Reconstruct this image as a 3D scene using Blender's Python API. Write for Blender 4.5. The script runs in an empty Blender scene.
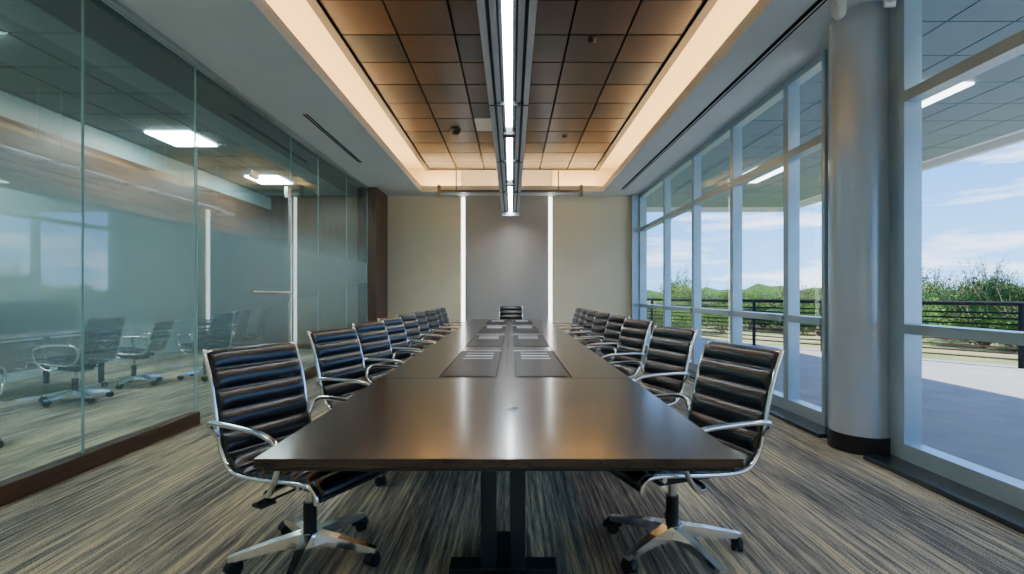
import bpy, math, random
from mathutils import Vector, Matrix
random.seed(4)
S=bpy.context.scene

# ------------------------------------------------------------ materials
def mat(name,col=(.5,.5,.5),rough=.5,metal=0,emit=None,es=0,spec=.5,coat=0):
    m=bpy.data.materials.new(name); m.use_nodes=True
    b=m.node_tree.nodes['Principled BSDF']
    b.inputs['Base Color'].default_value=(*col,1); b.inputs['Roughness'].default_value=rough
    b.inputs['Metallic'].default_value=metal; b.inputs['Specular IOR Level'].default_value=spec
    b.inputs['Coat Weight'].default_value=coat; b.inputs['Coat Roughness'].default_value=.12
    if emit: b.inputs['Emission Color'].default_value=(*emit,1); b.inputs['Emission Strength'].default_value=es
    return m
def noisy(name,c1,c2,scale=(1,1,1),ns=5,rough=.5,bump=0,detail=6,lo=.35,hi=.65,metal=0,spec=.5,coat=0,mid=None):
    m=mat(name,c1,rough,metal,spec=spec,coat=coat); nt=m.node_tree; b=nt.nodes['Principled BSDF']
    tc=nt.nodes.new('ShaderNodeTexCoord'); mp=nt.nodes.new('ShaderNodeMapping'); mp.inputs['Scale'].default_value=scale
    n=nt.nodes.new('ShaderNodeTexNoise'); n.inputs['Scale'].default_value=ns; n.inputs['Detail'].default_value=detail
    r=nt.nodes.new('ShaderNodeValToRGB'); e=r.color_ramp.elements
    e[0].position=lo; e[0].color=(*c1,1); e[1].position=hi; e[1].color=(*c2,1)
    if mid: x=e.new((lo+hi)/2); x.color=(*mid,1)
    L=nt.links.new
    L(tc.outputs['Object'],mp.inputs['Vector']); L(mp.outputs[0],n.inputs['Vector']); L(n.outputs['Fac'],r.inputs['Fac']); L(r.outputs[0],b.inputs['Base Color'])
    if bump:
        bp=nt.nodes.new('ShaderNodeBump'); bp.inputs['Strength'].default_value=bump; bp.inputs['Distance'].default_value=.01
        L(n.outputs['Fac'],bp.inputs['Height']); L(bp.outputs[0],b.inputs['Normal'])
    return m
def glassmat(name,tint,refl=.05,haze=0,hazecol=(.5,.6,.6),rough=0.0,frost=None):
    m=bpy.data.materials.new(name); m.use_nodes=True; nt=m.node_tree; nt.nodes.clear(); L=nt.links.new
    out=nt.nodes.new('ShaderNodeOutputMaterial')
    tr=nt.nodes.new('ShaderNodeBsdfTransparent'); tr.inputs[0].default_value=(*tint,1)
    gl=nt.nodes.new('ShaderNodeBsdfGlossy'); gl.inputs['Roughness'].default_value=rough; gl.inputs[0].default_value=(.85,1,1,1)
    lw=nt.nodes.new('ShaderNodeLayerWeight'); lw.inputs[0].default_value=.5
    pw=nt.nodes.new('ShaderNodeMath'); pw.operation='POWER'; pw.inputs[1].default_value=5; L(lw.outputs['Facing'],pw.inputs[0])
    mx=nt.nodes.new('ShaderNodeMath'); mx.operation='MULTIPLY_ADD'; mx.inputs[1].default_value=.9-refl; mx.inputs[2].default_value=refl; mx.use_clamp=True
    L(pw.outputs[0],mx.inputs[0])
    m1=nt.nodes.new('ShaderNodeMixShader'); L(mx.outputs[0],m1.inputs[0])
    if haze:
        df=nt.nodes.new('ShaderNodeBsdfDiffuse'); df.inputs[0].default_value=(*hazecol,1)
        tl=nt.nodes.new('ShaderNodeBsdfTranslucent'); tl.inputs[0].default_value=(*hazecol,1)
        ad=nt.nodes.new('ShaderNodeMixShader'); ad.inputs[0].default_value=.5; L(df.outputs[0],ad.inputs[1]); L(tl.outputs[0],ad.inputs[2])
        m2=nt.nodes.new('ShaderNodeMixShader'); m2.inputs[0].default_value=haze
        if frost:
            tc=nt.nodes.new('ShaderNodeTexCoord'); sp=nt.nodes.new('ShaderNodeSeparateXYZ'); L(tc.outputs['Object'],sp.inputs[0])
            cr=nt.nodes.new('ShaderNodeValToRGB'); e=cr.color_ramp.elements
            e[0].position=0; e[0].color=(haze,)*3+(1,); e[1].position=1; e[1].color=(haze,)*3+(1,)
            for z,v in frost: q=e.new(z/3.5); q.color=(v,v,v,1)
            dv=nt.nodes.new('ShaderNodeMath'); dv.operation='DIVIDE'; dv.inputs[1].default_value=3.5
            L(sp.outputs['Z'],dv.inputs[0]); L(dv.outputs[0],cr.inputs[0]); L(cr.outputs[0],m2.inputs[0])
        L(tr.outputs[0],m2.inputs[1]); L(ad.outputs[0],m2.inputs[2]); L(m2.outputs[0],m1.inputs[1])
    else: L(tr.outputs[0],m1.inputs[1])
    L(gl.outputs[0],m1.inputs[2]); L(m1.outputs[0],out.inputs[0])
    return m

M={}
def carpet():
    m=mat('carpet',(.2,.2,.2),.95,spec=.1); nt=m.node_tree; b=nt.nodes['Principled BSDF']; L=nt.links.new; N=nt.nodes.new
    tc=N('ShaderNodeTexCoord')
    def ns(sc,scale,det):
        mp=N('ShaderNodeMapping'); mp.inputs['Scale'].default_value=sc; L(tc.outputs['Object'],mp.inputs[0])
        n=N('ShaderNodeTexNoise'); n.inputs['Scale'].default_value=scale; n.inputs['Detail'].default_value=det
        L(mp.outputs[0],n.inputs['Vector']); return n
    a=ns((22,.5,1),2.2,5); c=ns((60,2.0,1),3,4); d=ns((1.6,.35,1),1.3,2); f=ns((1,1,1),160,2)
    def mth(op,x,y):
        q=N('ShaderNodeMath'); q.operation=op
        for i,v in enumerate((x,y)):
            if isinstance(v,(int,float)): q.inputs[i].default_value=v
            else: L(v,q.inputs[i])
        return q.outputs[0]
    s=mth('ADD',mth('MULTIPLY',a.outputs['Fac'],.58),mth('MULTIPLY',c.outputs['Fac'],.42))
    s=mth('ADD',s,mth('MULTIPLY',mth('SUBTRACT',d.outputs['Fac'],.5),.4))
    s=mth('ADD',s,mth('MULTIPLY',mth('SUBTRACT',f.outputs['Fac'],.5),.45))
    r=N('ShaderNodeValToRGB'); e=r.color_ramp.elements
    e[0].position=.36; e[0].color=(.085,.085,.08,1); e[1].position=.66; e[1].color=(.86,.72,.40,1)
    x=e.new(.47); x.color=(.25,.242,.215,1); x=e.new(.56); x.color=(.49,.44,.325,1)
    L(s,r.inputs[0]); L(r.outputs[0],b.inputs['Base Color'])
    bp=N('ShaderNodeBump'); bp.inputs['Strength'].default_value=.3; bp.inputs['Distance'].default_value=.005
    L(s,bp.inputs['Height']); L(bp.outputs[0],b.inputs['Normal'])
    return m
M['carpet']=carpet()
M['white']=noisy('painted_white',(.74,.80,.84),(.77,.83,.87),ns=3,rough=.5)
M['lip']=mat('lip_paint',(.82,.80,.76),.5)
M['cream']=noisy('cream_plaster',(.84,.74,.51),(.87,.77,.54),ns=3,rough=.7)
M['covepaint']=mat('cove_paint',(.85,.72,.49),.7)
M['panelgrey']=noisy('grey_fabric',(.37,.37,.35),(.45,.45,.43),scale=(1,1,12),ns=30,rough=.38,metal=.25)
M['dwood']=noisy('dark_wood',(.07,.034,.020),(.14,.075,.045),scale=(9,9,.7),ns=3,rough=.4)
M['bandwood']=noisy('bulkhead_wood',(.13,.062,.034),(.22,.115,.066),scale=(1,.6,9),ns=3,rough=.4)
M['baseW']=noisy('base_wood',(.045,.022,.014),(.085,.045,.027),scale=(8,.5,8),ns=3,rough=.35)
for i,(a,b_) in enumerate([((.17,.086,.048),(.23,.12,.07)),((.11,.06,.038),(.16,.087,.056)),((.24,.125,.064),(.32,.17,.09)),((.045,.042,.046),(.07,.063,.066)),((.13,.076,.052),(.18,.105,.075))]):
    q=.31; M['tile%d'%i]=noisy('ceiling_wood_%d'%i,tuple(v*q for v in a),tuple(v*q for v in b_),scale=(1,10,1),ns=6,rough=.36)
M['black']=mat('black_plastic',(.008,.008,.010),.45)
M['slot']=mat('slot_black',(.004,.004,.005),.8,spec=.1)
M['chrome']=noisy('polished_aluminium',(.82,.84,.86),(.88,.90,.92),ns=2,rough=.14,metal=1)
M['steel']=noisy('brushed_steel',(.5,.54,.56),(.58,.62,.64),scale=(40,1,1),ns=4,rough=.3,metal=1)
M['track']=mat('track_metal',(.18,.19,.20),.35,metal=.8)
M['housing']=noisy('silver_housing',(.70,.75,.79),(.76,.81,.85),scale=(40,1,1),ns=4,rough=.30,metal=.35)
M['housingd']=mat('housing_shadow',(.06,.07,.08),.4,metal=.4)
M['leather']=noisy('black_leather',(.0025,.0045,.008),(.005,.007,.012),ns=120,rough=.26,bump=.08,spec=.6)
M['frame']=noisy('window_aluminium',(.36,.49,.58),(.41,.54,.63),ns=3,rough=.28,metal=.3)
M['column']=noisy('column_paint',(.48,.56,.65),(.52,.60,.69),ns=2,rough=.26,metal=.15,coat=.3)
M['ledge']=noisy('dark_ledge',(.02,.028,.04),(.03,.04,.052),ns=5,rough=.2)
M['table']=noisy('table_walnut',(.021,.014,.012),(.052,.034,.027),scale=(1.0,12,4),ns=5,rough=.23,coat=.35,mid=(.034,.023,.019))
M['tedge']=mat('table_edge',(.02,.014,.012),.35)
M['tleg']=mat('leg_metal',(.03,.04,.055),.4,metal=.5)
M['blackglass']=mat('black_glass',(.003,.003,.004),.4,spec=.15)
M['winglass']=glassmat('window_glass',(.95,.985,.99),.012)
M['glassL']=glassmat('partition_glass',(.74,.88,.88),.10,haze=.04,hazecol=(.55,.88,.92),frost=[(.35,.05),(.85,.28),(1.85,.40),(2.30,.05)])
M['glassedge']=mat('glass_edge',(.30,.50,.50),.2)
M['tealwall']=noisy('corridor_wall',(.46,.64,.65),(.52,.70,.71),ns=.6,rough=.6)
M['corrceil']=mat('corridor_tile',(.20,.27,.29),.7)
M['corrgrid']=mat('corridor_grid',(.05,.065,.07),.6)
M['led_w']=mat('led_warm',(1,1,1),.5,emit=(1,.64,.30),es=46)
M['led_c']=mat('led_cool',(1,1,1),.5,emit=(.86,.94,1),es=60)
M['led_v']=mat('led_vertical',(1,1,1),.5,emit=(.95,.97,1),es=6)
M['led_p']=mat('led_panel',(1,1,1),.5,emit=(.9,1,1),es=34)
M['led_o']=mat('led_outdoor',(1,1,1),.5,emit=(.9,1,1),es=8)
M['concrete']=noisy('patio_concrete',(.25,.25,.27),(.31,.305,.32),ns=2,rough=.85)
M['canopy']=mat('canopy_tile',(.20,.29,.34),.6)
M['canopyw']=mat('canopy_white',(.75,.78,.78),.6)
M['rust']=noisy('rusty_steel',(.12,.06,.04),(.22,.11,.07),ns=20,rough=.8)
M['rail']=mat('railing_black',(.008,.009,.011),.6,spec=.2)
M['ground']=noisy('scrub_ground',(.10,.15,.035),(.27,.25,.11),ns=.8,rough=.95)
M['leaf']=noisy('leaf_green',(.045,.13,.012),(.16,.27,.035),ns=3,rough=.8,spec=.2)
M['leaf2']=noisy('leaf_dark',(.02,.07,.015),(.065,.14,.035),ns=3,rough=.8,spec=.2)
M['twig']=mat('twig',(.16,.11,.07),.9)
M['desk']=noisy('desk_laminate',(.16,.15,.14),(.22,.20,.18),scale=(1,8,1),ns=4,rough=.4)
M['fabricp']=noisy('desk_screen_fabric',(.07,.11,.12),(.10,.14,.15),ns=40,rough=.9)

# ------------------------------------------------------------ mesh builder
class MB:
    def __init__(s,name): s.n=name; s.v=[]; s.f=[]; s.m=[]; s.mats=[]; s.sm=[]
    def mi(s,m):
        m=M[m]
        if m not in s.mats: s.mats.append(m)
        return s.mats.index(m)
    def add(s,vs,fs,m,smooth=False):
        o=len(s.v); s.v+=[tuple(v) for v in vs]; k=s.mi(m)
        for f in fs: s.f.append([i+o for i in f]); s.m.append(k); s.sm.append(smooth)
    def box(s,a,b,m,bev=0):
        x0,y0,z0=[min(p,q) for p,q in zip(a,b)]; x1,y1,z1=[max(p,q) for p,q in zip(a,b)]
        vs=[(x0,y0,z0),(x1,y0,z0),(x1,y1,z0),(x0,y1,z0),(x0,y0,z1),(x1,y0,z1),(x1,y1,z1),(x0,y1,z1)]
        s.add(vs,[(0,3,2,1),(4,5,6,7),(0,1,5,4),(1,2,6,5),(2,3,7,6),(3,0,4,7)],m)
    def pane(s,x,ya,yb,za,zb,m): s.add([(x,ya,za),(x,yb,za),(x,yb,zb),(x,ya,zb)],[(0,1,2,3)],m)
    def tube(s,pts,r,m,seg=10,closed=False,flat=1.0):
        pts=[Vector(p) for p in pts]; n=len(pts); rs=r if isinstance(r,(list,tuple)) else [r]*n
        T=[]
        for i in range(n):
            a=pts[(i-1)%n] if (closed or i>0) else pts[i]; b=pts[(i+1)%n] if (closed or i<n-1) else pts[i]
            T.append((b-a).normalized())
        up=Vector((0,0,1)) if abs(T[0].z)<.9 else Vector((0,1,0))
        u=T[0].cross(up).normalized(); vs=[]
        for i in range(n):
            u=(u-T[i]*u.dot(T[i])).normalized(); w=T[i].cross(u)
            for k in range(seg):
                a=2*math.pi*k/seg; vs.append(pts[i]+u*math.cos(a)*rs[i]*flat+w*math.sin(a)*rs[i])
        fs=[]
        for i in range(n if closed else n-1):
            j=(i+1)%n
            for k in range(seg): fs.append((i*seg+k,i*seg+(k+1)%seg,j*seg+(k+1)%seg,j*seg+k))
        s.add(vs,fs,m,True)
        if not closed:
            s.add(vs[:seg],[tuple(range(seg))[::-1]],m); s.add(vs[-seg:],[tuple(range(seg))],m)
    def cyl(s,a,b,r,m,seg=20): s.tube([a,b],r,m,seg)
    def build(s,parent=None,loc=None,bevel=0):
        me=bpy.data.meshes.new(s.n); me.from_pydata(s.v,[],s.f)
        for m in s.mats: me.materials.append(m)
        me.polygons.foreach_set('material_index',s.m); me.polygons.foreach_set('use_smooth',s.sm); me.update()
        o=bpy.data.objects.new(s.n,me); S.collection.objects.link(o)
        if loc: o.location=loc
        if parent: o.parent=parent
        if bevel:
            b=o.modifiers.new('bev','BEVEL'); b.width=bevel; b.segments=2; b.limit_method='ANGLE'
        return o
def catmull(P,n):
    P=[Vector(p) for p in P]; Q=[P[0]*2-P[1]]+P+[P[-1]*2-P[-2]]; out=[]
    for i in range(1,len(Q)-2):
        for k in range(n):
            t=k/n; a,b,c,d=Q[i-1],Q[i],Q[i+1],Q[i+2]
            out.append(.5*((2*b)+(c-a)*t+(2*a-5*b+4*c-d)*t*t+(3*b-a-3*c+d)*t**3))
    out.append(P[-1]); return out
def resample(P,n):
    L=[0]
    for a,b in zip(P,P[1:]): L.append(L[-1]+(b-a).length)
    out=[];j=0
    for i in range(n):
        s=L[-1]*i/(n-1)
        while j<len(L)-2 and L[j+1]<s: j+=1
        t=(s-L[j])/max(1e-9,L[j+1]-L[j]); out.append(P[j].lerp(P[j+1],t))
    return out,L[-1]

XL=-3.05; XR=2.95; D=11.0; Y0=-1.4; ZC=3.5; ZU=4.12
# ------------------------------------------------------------ floor, walls, ceiling
XO=-7.2   # far wall of neighbouring office
b=MB('floor'); b.box((XO-.1,Y0-.1,-.1),(XR+.06,D+.1,0),'carpet'); b.build()
b=MB('wall_back'); b.box((XL-.1,D,0),(-1.17,D+.12,ZU+.1),'cream'); b.box((.93,D,0),(XR+.1,D+.12,ZU+.1),'cream')
b.box((-1.17,D+.06,0),(.93,D+.14,ZU+.1),'panelgrey')
b.box((-1.07,D+.02,0),(.83,D+.06,ZC-.0),'panelgrey'); b.build()
b=MB('wall_light_strip')
b.box((-1.155,D+.03,0.02),(-1.085,D+.058,ZC-.02),'led_v'); b.box((.845,D+.03,.02),(.915,D+.058,ZC-.02),'led_v'); b.build()
b=MB('wall_front'); b.box((XO-.1,Y0-.12,0),(XR+.1,Y0,ZU+.1),'cream'); b.build()
b=MB('wood_pier'); b.box((XL-.09,10.1,0),(XL+.20,D-.001,ZC-.001),'dwood'); b.build(bevel=.004)
b=MB('baseboard_back'); b.box((XL+.21,D-.015,0),(2.7,D-.001,.1),'black'); b.build()

b=MB('ceiling')
b.box((XL-.1,Y0,ZC),(-2.0,D,ZC+.08),'white'); b.box((2.0,Y0,ZC),(XR+.06,D,ZC+.08),'white')
b.box((-2.0,10.55,ZC),(2.0,D,ZC+.08),'white'); b.box((-2.0,Y0,ZC),(2.0,Y0+.3,ZC+.08),'white')
b.box((-2.75,Y0,ZC+.08),(-2.65,D,ZU),'covepaint'); b.box((2.65,Y0,ZC+.08),(2.75,D,ZU),'covepaint')
b.box((-2.75,Y0,ZU),(2.75,D,ZU+.1),'covepaint')
b.build()
b=MB('trim_cove')
for x0,x1 in((-2.04,-2.0),(2.0,2.04)): b.box((x0,Y0+.3,ZC+.08),(x1,10.55,ZC+.13),'lip')
b.box((-2.0,10.55,ZC+.08),(2.0,10.59,ZC+.13),'lip'); b.build()
b=MB('cove_light_strip')
for x in(-2.22,2.22): b.box((x-.03,Y0+.4,ZC+.081),(x+.03,10.5,ZC+.11),'led_w')
b.box((-2.0,10.72,ZC+.081),(2.0,10.78,ZC+.11),'led_w'); b.build()
# wood tile cloud
b=MB('ceiling_wood_tiles')
b.box((-1.86,Y0+.6,4.0),(1.86,10.45,4.06),'slot')
for x0,x1 in((-1.88,-1.79),(1.79,1.88)): b.box((x0,Y0+.6,3.93),(x1,10.45,4.0),'black')
b.box((-1.79,10.38,3.94),(1.79,10.45,4.0),'black')
w=3.58/6; y=10.38; r=0
while y-w>Y0+.6:
    for c in range(6):
        x=-1.79+c*w; k=random.choice([0,0,1,1,2,2,3,4,4])
        if (c,r) in ((2,4),): k=None
        z=3.955
        b.box((x+.012,y-w+.012,z),(x+w-.012,y-.012,4.0),'tile%d'%k if k is not None else 'lip')
    y-=w; r+=1
b.build()
b=MB('ceiling_sensor'); b.tube([(-.93,7.9,3.955),(-.93,7.9,3.93),(-.93,7.9,3.89),(-.93,7.9,3.87)],[.09,.09,.07,.03],'black',20); b.build()
b=MB('ceiling_sprinkler')
for x,yy in((.85,5.1),(-.45,3.6),(.9,8.2)): b.tube([(x,yy,3.955),(x,yy,3.935),(x,yy,3.92)],[.045,.045,.02],'black',16)
b.build()
b=MB('ceiling_linear_diffuser')
b.box((2.34,.5,ZC-.006),(2.375,10.3,ZC+.001),'slot'); b.box((2.40,.5,ZC-.006),(2.41,10.3,ZC+.001),'slot'); b.box((-2.62,6.0,ZC-.006),(-2.6,8.2,ZC+.001),'slot'); b.box((-2.58,6.0,ZC-.006),(-2.56,8.2,ZC+.001),'slot')
b.build()

# ------------------------------------------------------------ linear pendant
b=MB('linear_pendant_light'); cx=-.03; y0,y1=-.6,10.2
for s_ in(-1,1):
    def bx(xa,xb,za,zb,m): b.box((cx+s_*xa,y0,za),(cx+s_*xb,y1,zb),m)
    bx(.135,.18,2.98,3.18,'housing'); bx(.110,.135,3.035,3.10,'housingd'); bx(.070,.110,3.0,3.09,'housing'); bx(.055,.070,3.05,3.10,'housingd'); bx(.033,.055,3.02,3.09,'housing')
b.box((cx-.135,y0,3.10),(cx+.135,y1,3.18),'housing')
b.box((cx-.032,y0,3.06),(cx+.032,y1,3.099),'led_c')
b.box((cx-.18,y1,2.92),(cx+.18,y1+.05,3.2),'housing')
for yy in (2.55,5.2,7.6): b.box((cx-.07,yy,2.98),(cx+.07,yy+.12,3.06),'black')
yy=.6
while yy<10.2:
    for x in(cx-.15,cx+.15): b.cyl((x,yy,3.18),(x,yy,3.96),.014,'steel',8)
    b.box((cx-.19,yy-.025,3.1),(cx+.19,yy+.025,3.2),'housing')
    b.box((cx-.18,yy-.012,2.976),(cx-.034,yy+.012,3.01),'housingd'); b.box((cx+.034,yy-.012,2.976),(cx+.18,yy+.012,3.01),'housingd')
    yy+=1.9
b.build()
b=MB('projection_screen_track')
b.box((-1.6,10.32,3.44),(1.5,10.37,3.49),'track')
for x in(-1.6,1.46): b.box((x,10.29,3.36),(x+.06,10.40,3.60),'track')
for x in(-1.2,1.0): b.cyl((x,10.345,3.49),(x,10.345,3.94),.014,'track',8)
b.build()

# ------------------------------------------------------------ right window wall
bays=[Y0,-.2,1.6,3.57,None,4.42,5.05,6.3,7.65,9.1,10.85]
def window(i,ya,yb):
    b=MB('window_%d'%i); fx0,fx1=XR-.07,XR+.05; t=.045
    b.box((fx0,ya,0.0),(fx1,yb,.15),'frame'); b.box((fx0,ya,3.42),(fx1,yb,ZC-.001),'frame')
    b.box((fx0,ya,.15),(fx1,ya+t,3.42),'frame'); b.box((fx0,yb-t,.15),(fx1,yb,3.42),'frame')
    b.box((fx0-.02,ya+t,.96),(fx1,yb-t,1.03),'frame'); b.box((fx0,ya+t,2.66),(fx1,yb-t,2.74),'frame')
    for za,zb in((.15,.96),(1.03,2.66),(2.74,3.42)): b.pane(XR-.005,ya+t,yb-t,za,zb,'winglass')
    b.build()
i=1
for a,c in zip(bays,bays[1:]):
    if a is None or c is None: continue
    window(i,a+.001,c-.001); i+=1
b=MB('wall_right'); b.box((XR-.04,3.571,0),(XR+.1,4.419,ZC-.001),'frame'); b.box((2.72,10.86,0),(XR+.1,D-.001,ZC-.001),'frame'); b.box((XR+.06,Y0,ZC),(XR+.16,D,ZU+.1),'white'); b.build()
b=MB('structural_column'); b.tube([(2.83,3.90,.14),(2.83,3.90,3.499)],.215,'column',48); b.tube([(2.83,3.90,0.0),(2.83,3.90,.14)],.225,'black',48); b.build()
b=MB('trim_ledge'); b.box((2.66,Y0,0),(XR-.075,3.64,.035),'ledge'); b.box((2.66,4.16,0),(XR-.075,10.85,.035),'ledge'); b.build(bevel=.006)
b=MB('roller_blind'); b.cyl((2.76,1.5,3.42),(2.76,3.5,3.42),.05,'canopyw',20); b.box((2.72,3.5,3.35),(2.80,3.52,3.499),'canopyw'); b.box((2.72,1.48,3.35),(2.80,1.5,3.499),'canopyw'); b.build()
b=MB('security_camera'); b.tube([(2.52,3.7,3.5),(2.52,3.7,3.44),(2.52,3.7,3.40),(2.52,3.7,3.37)],[.05,.05,.045,.02],'canopyw',20); b.build()

# ------------------------------------------------------------ left glass partition
ys=[Y0,.2,1.9,3.41,4.62]
def gpanel(ya,yb,name='glass_partition',z0=.12,z1=3.49):
    b=MB(name); b.pane(XL,ya+.004,yb-.004,z0,z1,'glassL')
    for yy in(ya+.002,yb-.006): b.box((XL-.006,yy,z0),(XL+.006,yy+.004,z1),'glassedge')
    return b
for a,c in zip(ys,ys[1:]): gpanel(a,c).build()
for a,c in((6.62,7.55),(7.55,8.85),(8.85,10.1)): gpanel(a,c).build()
gpanel(4.62,6.62,'glass_partition',2.72,3.49).build()
b=gpanel(4.64,6.6,'door_1',.02,2.70)
b.cyl((XL+.07,5.5,1.27),(XL+.07,6.5,1.27),.022,'chrome',14)
for yy in(5.6,6.4): b.cyl((XL,yy,1.27),(XL+.07,yy,1.27),.012,'chrome',10)
b.box((XL-.02,6.48,2.55),(XL+.02,6.59,2.70),'chrome'); b.box((XL-.02,6.46,.02),(XL+.02,6.59,.12),'chrome')
b.box((XL-.02,5.6,2.62),(XL+.02,5.75,2.70),'chrome')
b.box((XL-.012,6.575,.02),(XL+.02,6.597,2.7),'chrome'); b.build()
b=MB('baseboard_left')
b.box((XL-.05,Y0,0),(XL+.05,4.62,.12),'baseW'); b.box((XL-.05,6.62,0),(XL+.05,10.1,.12),'baseW'); b.build(bevel=.004)
b=MB('trim_glass_channel'); b.box((XL-.03,Y0,3.46),(XL+.03,10.1,3.499),'steel'); b.build()
# neighbouring office
b=MB('wall_office'); b.box((XO-.1,Y0,0),(XO,D,3.5),'tealwall')
b.box((XO,D-.1,0),(XL-.13,D,3.5),'dwood')
b.build()
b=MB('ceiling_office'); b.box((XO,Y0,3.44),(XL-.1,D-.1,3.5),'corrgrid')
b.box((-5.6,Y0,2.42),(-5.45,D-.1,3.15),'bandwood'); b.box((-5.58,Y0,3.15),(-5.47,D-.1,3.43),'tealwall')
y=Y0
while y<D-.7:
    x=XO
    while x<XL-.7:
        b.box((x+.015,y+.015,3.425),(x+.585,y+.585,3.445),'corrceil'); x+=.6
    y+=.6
b.build()
for x,yy in((-4.9,.4),(-4.9,3.4),(-4.9,6.4),(-4.9,8.8),(-6.6,2.2),(-6.6,5.8)):
    b=MB('ceiling_light_panel'); b.box((x,yy,3.40),(x+.6,yy+.6,3.424),'led_p'); b.build()
for yy in(2.2,5.0):
    b=MB('office_desk')
    b.box((-6.6,yy,.72),(-5.7,yy+1.8,.75),'desk')
    for x in(-6.55,-5.78):
        for y_ in(yy+.04,yy+1.70): b.box((x,y_,0),(x+.05,y_+.05,.72),'tleg')
    b.box((-6.17,yy+.05,.75),(-6.13,yy+1.75,1.15),'fabricp'); b.box((-5.74,yy+.1,.35),(-5.72,yy+1.7,.70),'desk'); b.build(bevel=.003)

# ------------------------------------------------------------ table
TX0,TX1=-.785,.705; TY0,TY1=1.455,9.55; ZT=.75
tc=(TX0+TX1)/2
b=MB('conference_table')
def board(x0,y0_,x1,y1_):
    b.box((x0,y0_,ZT-.028),(x1,y1_,ZT),'table')
board(TX0,TY0,TX1,2.85)
seg=[2.854,4.53,4.534,6.2,6.204,7.87,7.874,TY1]
for j in range(0,8,2):
    a,c=seg[j],seg[j+1]
    board(TX0,a,tc-.40,c); board(tc+.40,a,TX1,c); board(tc-.05,a,tc-.0015,c); board(tc+.0015,a,tc+.05,c)
    pa=a+.03; pb=pa+1.35
    for sx in(-1,1):
        xa,xb=sorted((tc+sx*.0515,tc+sx*.3985))
        board(xa,a,xb,pa); board(xa,pb,xb,c)
        b.box((xa+.004,pa+.004,ZT-.02),(xb-.004,pb-.004,ZT-.002),'blackglass')
        b.box((xa,pa,ZT-.02),(xb,pa+.006,ZT+.002),'black'); b.box((xa,pb-.006,ZT-.02),(xb,pb,ZT+.002),'steel')
        b.box((xa+.025,pa+.03,ZT-.003),(xb-.025,pa+.70,ZT+.0015),'blackglass')
        for q in range(3):
            yy=pa+.82+q*.16; b.box((xa+.06,yy,ZT-.002),(xb-.06,yy+.035,ZT+.003),'housing' if q==1 else 'steel')
b.box((TX0+.02,TY0+.02,ZT-.045),(TX1-.02,TY1-.02,ZT-.03),'tedge')
for yy in(2.17,4.55,6.9,8.9):
    for sx in(-1,1): b.box((tc+sx*.065-.034,yy-.045,.03),(tc+sx*.065+.034,yy+.045,ZT-.045),'tleg')
    b.box((tc-.24,yy-.05,0),(tc+.24,yy+.05,.035),'tleg'); b.box((tc-.1,yy-.3,0),(tc+.1,yy+.3,.03),'tleg'); b.box((tc-.5,yy-.03,ZT-.085),(tc+.5,yy+.03,ZT-.046),'tleg')
b.box((tc-.03,2.2,ZT-.11),(tc+.03,8.9,ZT-.046),'tleg')
b.cyl((tc+.05,2.08,ZT-.01),(tc+.05,2.08,ZT+.004),.03,'steel',20); b.cyl((tc+.05,2.08,ZT),(tc+.05,2.08,ZT+.006),.02,'black',20)
b.build(bevel=.0025)

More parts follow.
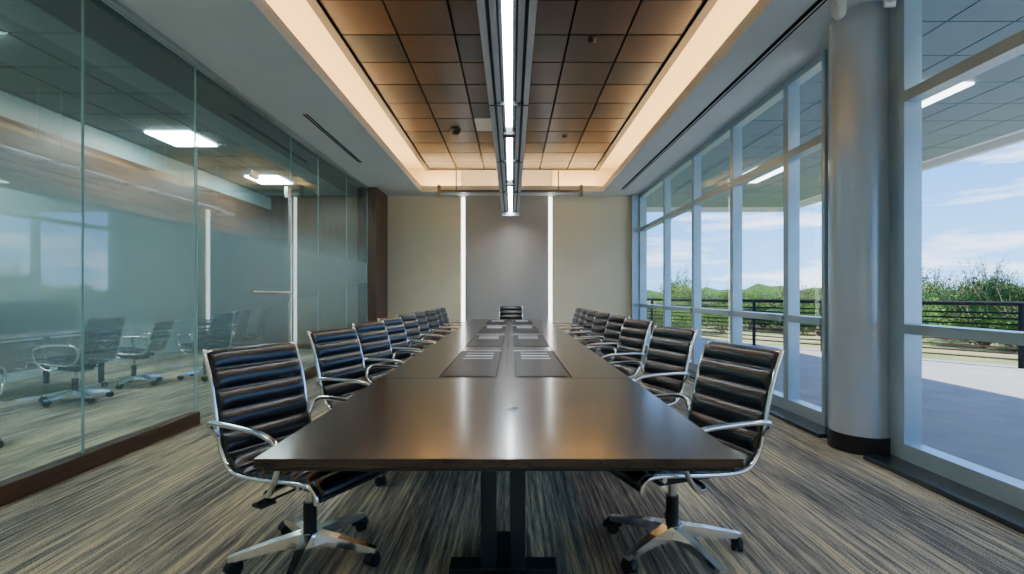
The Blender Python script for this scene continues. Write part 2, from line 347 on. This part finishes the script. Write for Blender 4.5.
# ------------------------------------------------------------ chair
def chair_mesh():
    b=MB('office_chair')
    prof=[(.335,.415),(.33,.455),(.285,.478),(.14,.468),(-.04,.448),(-.18,.445),(-.25,.47),(-.295,.535),(-.322,.64),(-.35,.76),(-.385,.88),(-.43,.985)]
    P,Ln=resample(catmull([(x,0,z) for x,z in prof],14),156)
    n=len(P); NP=12; seg=20; vs=[]
    for i,p in enumerate(P):
        t=(P[min(i+1,n-1)]-P[max(i-1,0)]).normalized()
        nrm=Vector((t.z,0,-t.x)); 
        if nrm.z<0 and i<n*.4: nrm=-nrm
        if i>=n*.4 and nrm.x<0: nrm=-nrm
        s=i/(n-1); ph=abs(math.sin(math.pi*s*NP))
        th=.008+.028*ph**.5
        endf=min(1,min(i,n-1-i)/3+.15); w=.235*(1 if 2<i<n-3 else .97)
        for k in range(seg):
            a=2*math.pi*k/seg; ca,sa=math.cos(a),math.sin(a)
            yy=w*math.copysign(abs(ca)**.35,ca); h=math.copysign(abs(sa)**.6,sa)
            h=h*th*endf if h>0 else h*(.010+.010*ph**.5)*endf
            q=p+nrm*h; vs.append((q.x,yy,q.z))
    fs=[(i*seg+k,i*seg+(k+1)%seg,(i+1)*seg+(k+1)%seg,(i+1)*seg+k) for i in range(n-1) for k in range(seg)]
    fs+=[tuple(range(seg))[::-1],tuple(range((n-1)*seg,n*seg))]
    b.add(vs,fs,'leather',True)
    for sy in(-1,1):
        R,_=resample(P,50)
        b.tube([(p.x,sy*.243,p.z) for p in R],.0105,'chrome',8)
        arm=catmull([(-.312,sy*.25,.60),(-.312,sy*.285,.655),(-.25,sy*.30,.678),(-.08,sy*.30,.680),(.08,sy*.30,.672),(.17,sy*.30,.635),(.18,sy*.298,.56),(.13,sy*.29,.46),(.07,sy*.27,.405),(.0,sy*.22,.39),(-.02,sy*.10,.385),(-.02,0,.385)],7)
        b.tube(arm,.0125,'chrome',10)
    b.cyl((-.24,-.24,.455),(-.24,.24,.455),.012,'chrome',10); b.cyl((.22,-.24,.455),(.22,.24,.455),.012,'chrome',10)
    b.cyl((-.425,-.243,.975),(-.425,.243,.975),.009,'chrome',10)
    b.box((-.16,-.08,.36),(.13,.08,.415),'black'); b.box((-.24,-.03,.40),(.24,.03,.435),'black')
    b.cyl((.03,0,.375),(.03,-.24,.365),.006,'black',8); b.box((.0,-.29,.358),(.06,-.22,.37),'black')
    b.tube([(0,0,.38),(0,0,.26)],.022,'chrome',16); b.tube([(0,0,.27),(0,0,.10)],.030,'black',16)
    b.tube([(0,0,.135),(0,0,.12),(0,0,.075)],[.045,.055,.05],'chrome',20)
    for k in range(5):
        a=2*math.pi*k/5+.3; d=Vector((math.cos(a),math.sin(a),0)); q=Vector((-d.y,d.x,0)); v=[]
        for rr,wd,zt,zb in((.03,.034,.135,.078),(.15,.027,.12,.08),(.31,.019,.09,.064),(.335,.015,.084,.064)):
            c=d*rr
            for sgn,z in((-1,zb),(1,zb),(.75,zt),(-.75,zt)): v.append(c+q*wd*sgn+Vector((0,0,z)))
        f=[]
        for i in range(3):
            for j in range(4): f.append((i*4+j,i*4+(j+1)%4,(i+1)*4+(j+1)%4,(i+1)*4+j))
        f+=[(0,1,2,3),(15,14,13,12)]
        b.add(v,f,'chrome')
        c=d*.315; b.cyl(c+Vector((0,0,.07)),c+Vector((0,0,.045)),.008,'chrome',8)
        ca=a+random.uniform(-1,1); wv=Vector((math.cos(ca),math.sin(ca),0))
        for s_ in(-1,1): b.cyl(c+wv*(.008*s_)+Vector((0,0,.029)),c+wv*(.026*s_)+Vector((0,0,.029)),.029,'black',18)
        fw=Vector((-wv.y,wv.x,0)); arc=[c+fw*(.034*math.cos(t))+Vector((0,0,.03+.034*math.sin(t))) for t in [math.pi*j/8 for j in range(9)]]
        b.tube(arc,.007,'black',6,flat=3)
    return b
cm=chair_mesh(); first=cm.build(); cme=first.data
def place(o,x,y,ang): o.location=(x,y,0); o.rotation_euler=(0,0,math.radians(ang))
place(first,-.955,2.27,-28)
LY=[(3.44,-20),(4.42,-17),(5.28,-15),(6.12,-14),(6.95,-12),(7.75,-12),(8.5,-10),(9.2,-10)]
RY=[(2.34,180+19),(3.66,180+20),(4.83,180+17),(5.78,180+14),(6.68,180+14),(7.53,180+12),(8.33,180+10),(9.08,180+10)]
def nc(x,y,a):
    o=bpy.data.objects.new('office_chair',cme); S.collection.objects.link(o); place(o,x,y,a)
for i,(y,a) in enumerate(LY): nc((-.93 if i==0 else -.96)+random.uniform(-.015,.015),y,a)
for i,(y,a) in enumerate(RY): nc((.79 if i==0 else .90)+random.uniform(-.01,.01),y,a)
nc(-.02,10.0,-90)
# neighbouring office chairs
for x,y,a in((-5.15,2.9,165),(-5.2,4.1,200),(-5.1,5.6,175),(-4.6,7.2,140),(-5.2,6.6,190),(-4.3,3.6,120)): nc(x,y,a)

# ------------------------------------------------------------ outside
b=MB('patio'); P=[(XR+.06,-8),(14.2,-8),(13.6,-4),(12.2,4.3),(8.9,8.4),(6.2,12.1),(3.6,16.2),(XR+.06,16.4)]
n=len(P); b.add([(x,y,-.02) for x,y in P]+[(x,y,-.12) for x,y in P],[tuple(range(n)),tuple(range(n,2*n))[::-1]]+[(i,i+n,(i+1)%n+n,(i+1)%n) for i in range(n)],'concrete'); b.build()
b=MB('ground_outside'); b.box((-60,-40,-.5),(140,160,-.14),'ground'); b.build()
b=MB('patio_canopy'); b.box((XR+.17,-6,3.66),(7.7,13.5,3.95),'canopyw')
y=-6
while y<13:
    x=XR+.25
    while x<7.2:
        b.box((x+.01,y+.01,3.635),(x+.59,y+.59,3.66),'canopy'); x+=.6
    y+=.6
b.box((7.6,-6,3.55),(7.72,13.5,3.95),'canopyw'); b.box((XR+.17,13.4,3.55),(7.7,13.5,3.95),'canopyw')
b.build()
for yy in(1.8,5.4,9.0):
    b=MB('canopy_light_panel'); b.box((4.6,yy,3.61),(5.2,yy+1.2,3.634),'led_o'); b.build()
# railing diagonal
pts=[(3.4,16.0),(6.0,11.9),(8.7,8.2),(12.0,4.2),(13.5,-4)]
b=MB('patio_railing')
for (xa,ya),(xb,yb) in zip(pts,pts[1:]):
    A=Vector((xa,ya,0)); B=Vector((xb,yb,0)); n=max(2,int((B-A).length/1.5))
    b.cyl(A+Vector((0,0,1.08)),B+Vector((0,0,1.08)),.04,'rail',8)
    for j in range(9):
        z=.12+j*.10; b.cyl(A+Vector((0,0,z)),B+Vector((0,0,z)),.018,'rail' if j>3 else 'rust',6)
    for j in range(n):
        p=A.lerp(B,j/n); b.cyl(p+Vector((0,0,-.02)),p+Vector((0,0,1.08)),.04,'rail',8)
b.build()
# bushes
def bush_mesh(name,leaf,seed,tall=1.0,wisp=0):
    rnd=random.Random(seed); b=MB(name); blobs=[(rnd.uniform(-.7,.7),rnd.uniform(-.7,.7),rnd.uniform(.5,1.3)*tall,rnd.uniform(.3,.55)) for _ in range(9)]
    vs=[];fs=[]
    def leafq(c,l):
        u=Vector((rnd.gauss(0,1),rnd.gauss(0,1),rnd.gauss(0,1)+.6)).normalized(); v=u.orthogonal().normalized()
        o=len(vs); vs.extend([c-u*l,c+v*l*.35,c+u*l,c-v*l*.35]); fs.append((o,o+1,o+2,o+3))
    for (x,y,z,r) in blobs:
        b.tube([(0,0,0),(x*.4,y*.4,z*.5),(x,y,z)],[.03,.02,.008],'twig',5)
        for _ in range(400):
            d=Vector((rnd.gauss(0,1),rnd.gauss(0,1),rnd.gauss(0,1))).normalized()*r*rnd.uniform(.4,1.25)
            c=Vector((x,y,z))+d; c.z=max(.05,c.z); leafq(c,rnd.uniform(.03,.07))
        for _ in range(wisp):
            tip=Vector((x+rnd.uniform(-.5,.5),y+rnd.uniform(-.5,.5),z+r+rnd.uniform(.2,.7)))
            b.tube([(x,y,z),tip],[.012,.004],'twig',4)
            for k in range(22): leafq(Vector((x,y,z)).lerp(tip,rnd.uniform(.4,1))+Vector((rnd.gauss(0,.05),rnd.gauss(0,.05),0)),rnd.uniform(.02,.045))
    b.add(vs,fs,leaf); 
    return b.build()
root=bpy.data.objects.new('desert_shrubs',None); S.collection.objects.link(root)
protos=[bush_mesh('shrub','leaf',1,1,2),bush_mesh('shrub','leaf2',2,1.1,3),bush_mesh('shrub','leaf',3,.8,1)]
def pl(o,x,y,s,z=-.15,tall=1): o.parent=root; o.location=(x,y,z); o.scale=(s,s,s*tall); o.rotation_euler=(0,0,random.uniform(0,6.28))
spots=[]
random.seed(11)
for _ in range(165):
    t=random.random(); off=random.uniform(1.8,32)
    A=Vector((2.5,17.5,0)).lerp(Vector((14.5,4,0)),t)
    nx=Vector((.76,.65,0)); p=A+nx*off
    s=random.uniform(.65,1.05)*(1+off*.018)
    spots.append((p.x+random.uniform(-1,1)*off*.4,p.y+random.uniform(-1,1)*off*.4+0,s))
spots+= [(16.5,y,1.0) for y in range(-4,6,2)]
for i,(x,y,s) in enumerate(spots):
    if i<3: o=protos[i]
    else: o=bpy.data.objects.new('shrub',protos[random.choice([0,1,1,2])].data); S.collection.objects.link(o)
    if (Vector((x-6.0,y-11.9,0)).dot(Vector((.80,.58,0))))<1.8 and x<16: x+=2.5; y+=2
    pl(o,x,y,s,tall=random.choice([.55,.6,.65,.75,.8,1.15]))
b=MB('distant_hill')
vs=[];fs=[];n=90
for i in range(n):
    a=math.radians(-10+i*110/(n-1)); R=140; h=2.4+.8*math.sin(i*.35)+.6*math.sin(i*1.3+1)+.4*math.sin(i*2.9)
    vs+=[(R*math.cos(a),R*math.sin(a),-.5),(R*math.cos(a),R*math.sin(a),h),((R+25)*math.cos(a),(R+25)*math.sin(a),-.5)]
for i in range(n-1): o=i*3; fs+=[(o,o+3,o+4,o+1),(o+1,o+4,o+5,o+2)]
b.add(vs,fs,'leaf2',True); b.build()

# ------------------------------------------------------------ world + sun
w=bpy.data.worlds.new('sky'); S.world=w; w.use_nodes=True; nt=w.node_tree; L=nt.links.new; N=nt.nodes.new
bg=nt.nodes['Background']; tcn=N('ShaderNodeTexCoord'); sep=N('ShaderNodeSeparateXYZ'); L(tcn.outputs['Generated'],sep.inputs[0])
rp=N('ShaderNodeValToRGB'); e=rp.color_ramp.elements; e[0].position=0; e[0].color=(.20,.46,.82,1); e[1].position=.6; e[1].color=(.06,.20,.62,1)
x=e.new(.2); x.color=(.075,.27,.70,1); L(sep.outputs['Z'],rp.inputs[0])
mp=N('ShaderNodeMapping'); mp.inputs['Scale'].default_value=(1.8,1.8,11); mp.inputs['Location'].default_value=(.4,.1,.3); L(tcn.outputs['Generated'],mp.inputs[0])
nn=N('ShaderNodeTexNoise'); nn.inputs['Scale'].default_value=2.3; nn.inputs['Detail'].default_value=9; nn.inputs['Roughness'].default_value=.55; L(mp.outputs[0],nn.inputs['Vector'])
cr=N('ShaderNodeValToRGB'); cr.color_ramp.elements[0].position=.50; cr.color_ramp.elements[1].position=.76; L(nn.outputs['Fac'],cr.inputs[0])
mx=N('ShaderNodeMix'); mx.data_type='RGBA'; L(cr.outputs[0],mx.inputs['Factor']); L(rp.outputs[0],mx.inputs['A']); mx.inputs['B'].default_value=(1,1,1,1)
L(mx.outputs['Result'],bg.inputs[0]); bg.inputs[1].default_value=4.8
sl=bpy.data.lights.new('sun','SUN'); sl.energy=17; sl.angle=math.radians(1.5); sl.color=(1,.94,.86)
so=bpy.data.objects.new('sun',sl); S.collection.objects.link(so)
so.rotation_euler=Vector((-.42,.45,-1.0)).to_track_quat('-Z','Y').to_euler()

# ------------------------------------------------------------ camera
cd=bpy.data.cameras.new('camera'); co=bpy.data.objects.new('camera',cd); S.collection.objects.link(co)
co.location=(0,0,1.25); co.rotation_euler=(math.pi/2,0,0); cd.sensor_width=36; cd.lens=480/1024*36; cd.shift_y=7/1024; cd.clip_start=.05; cd.clip_end=500
S.camera=co
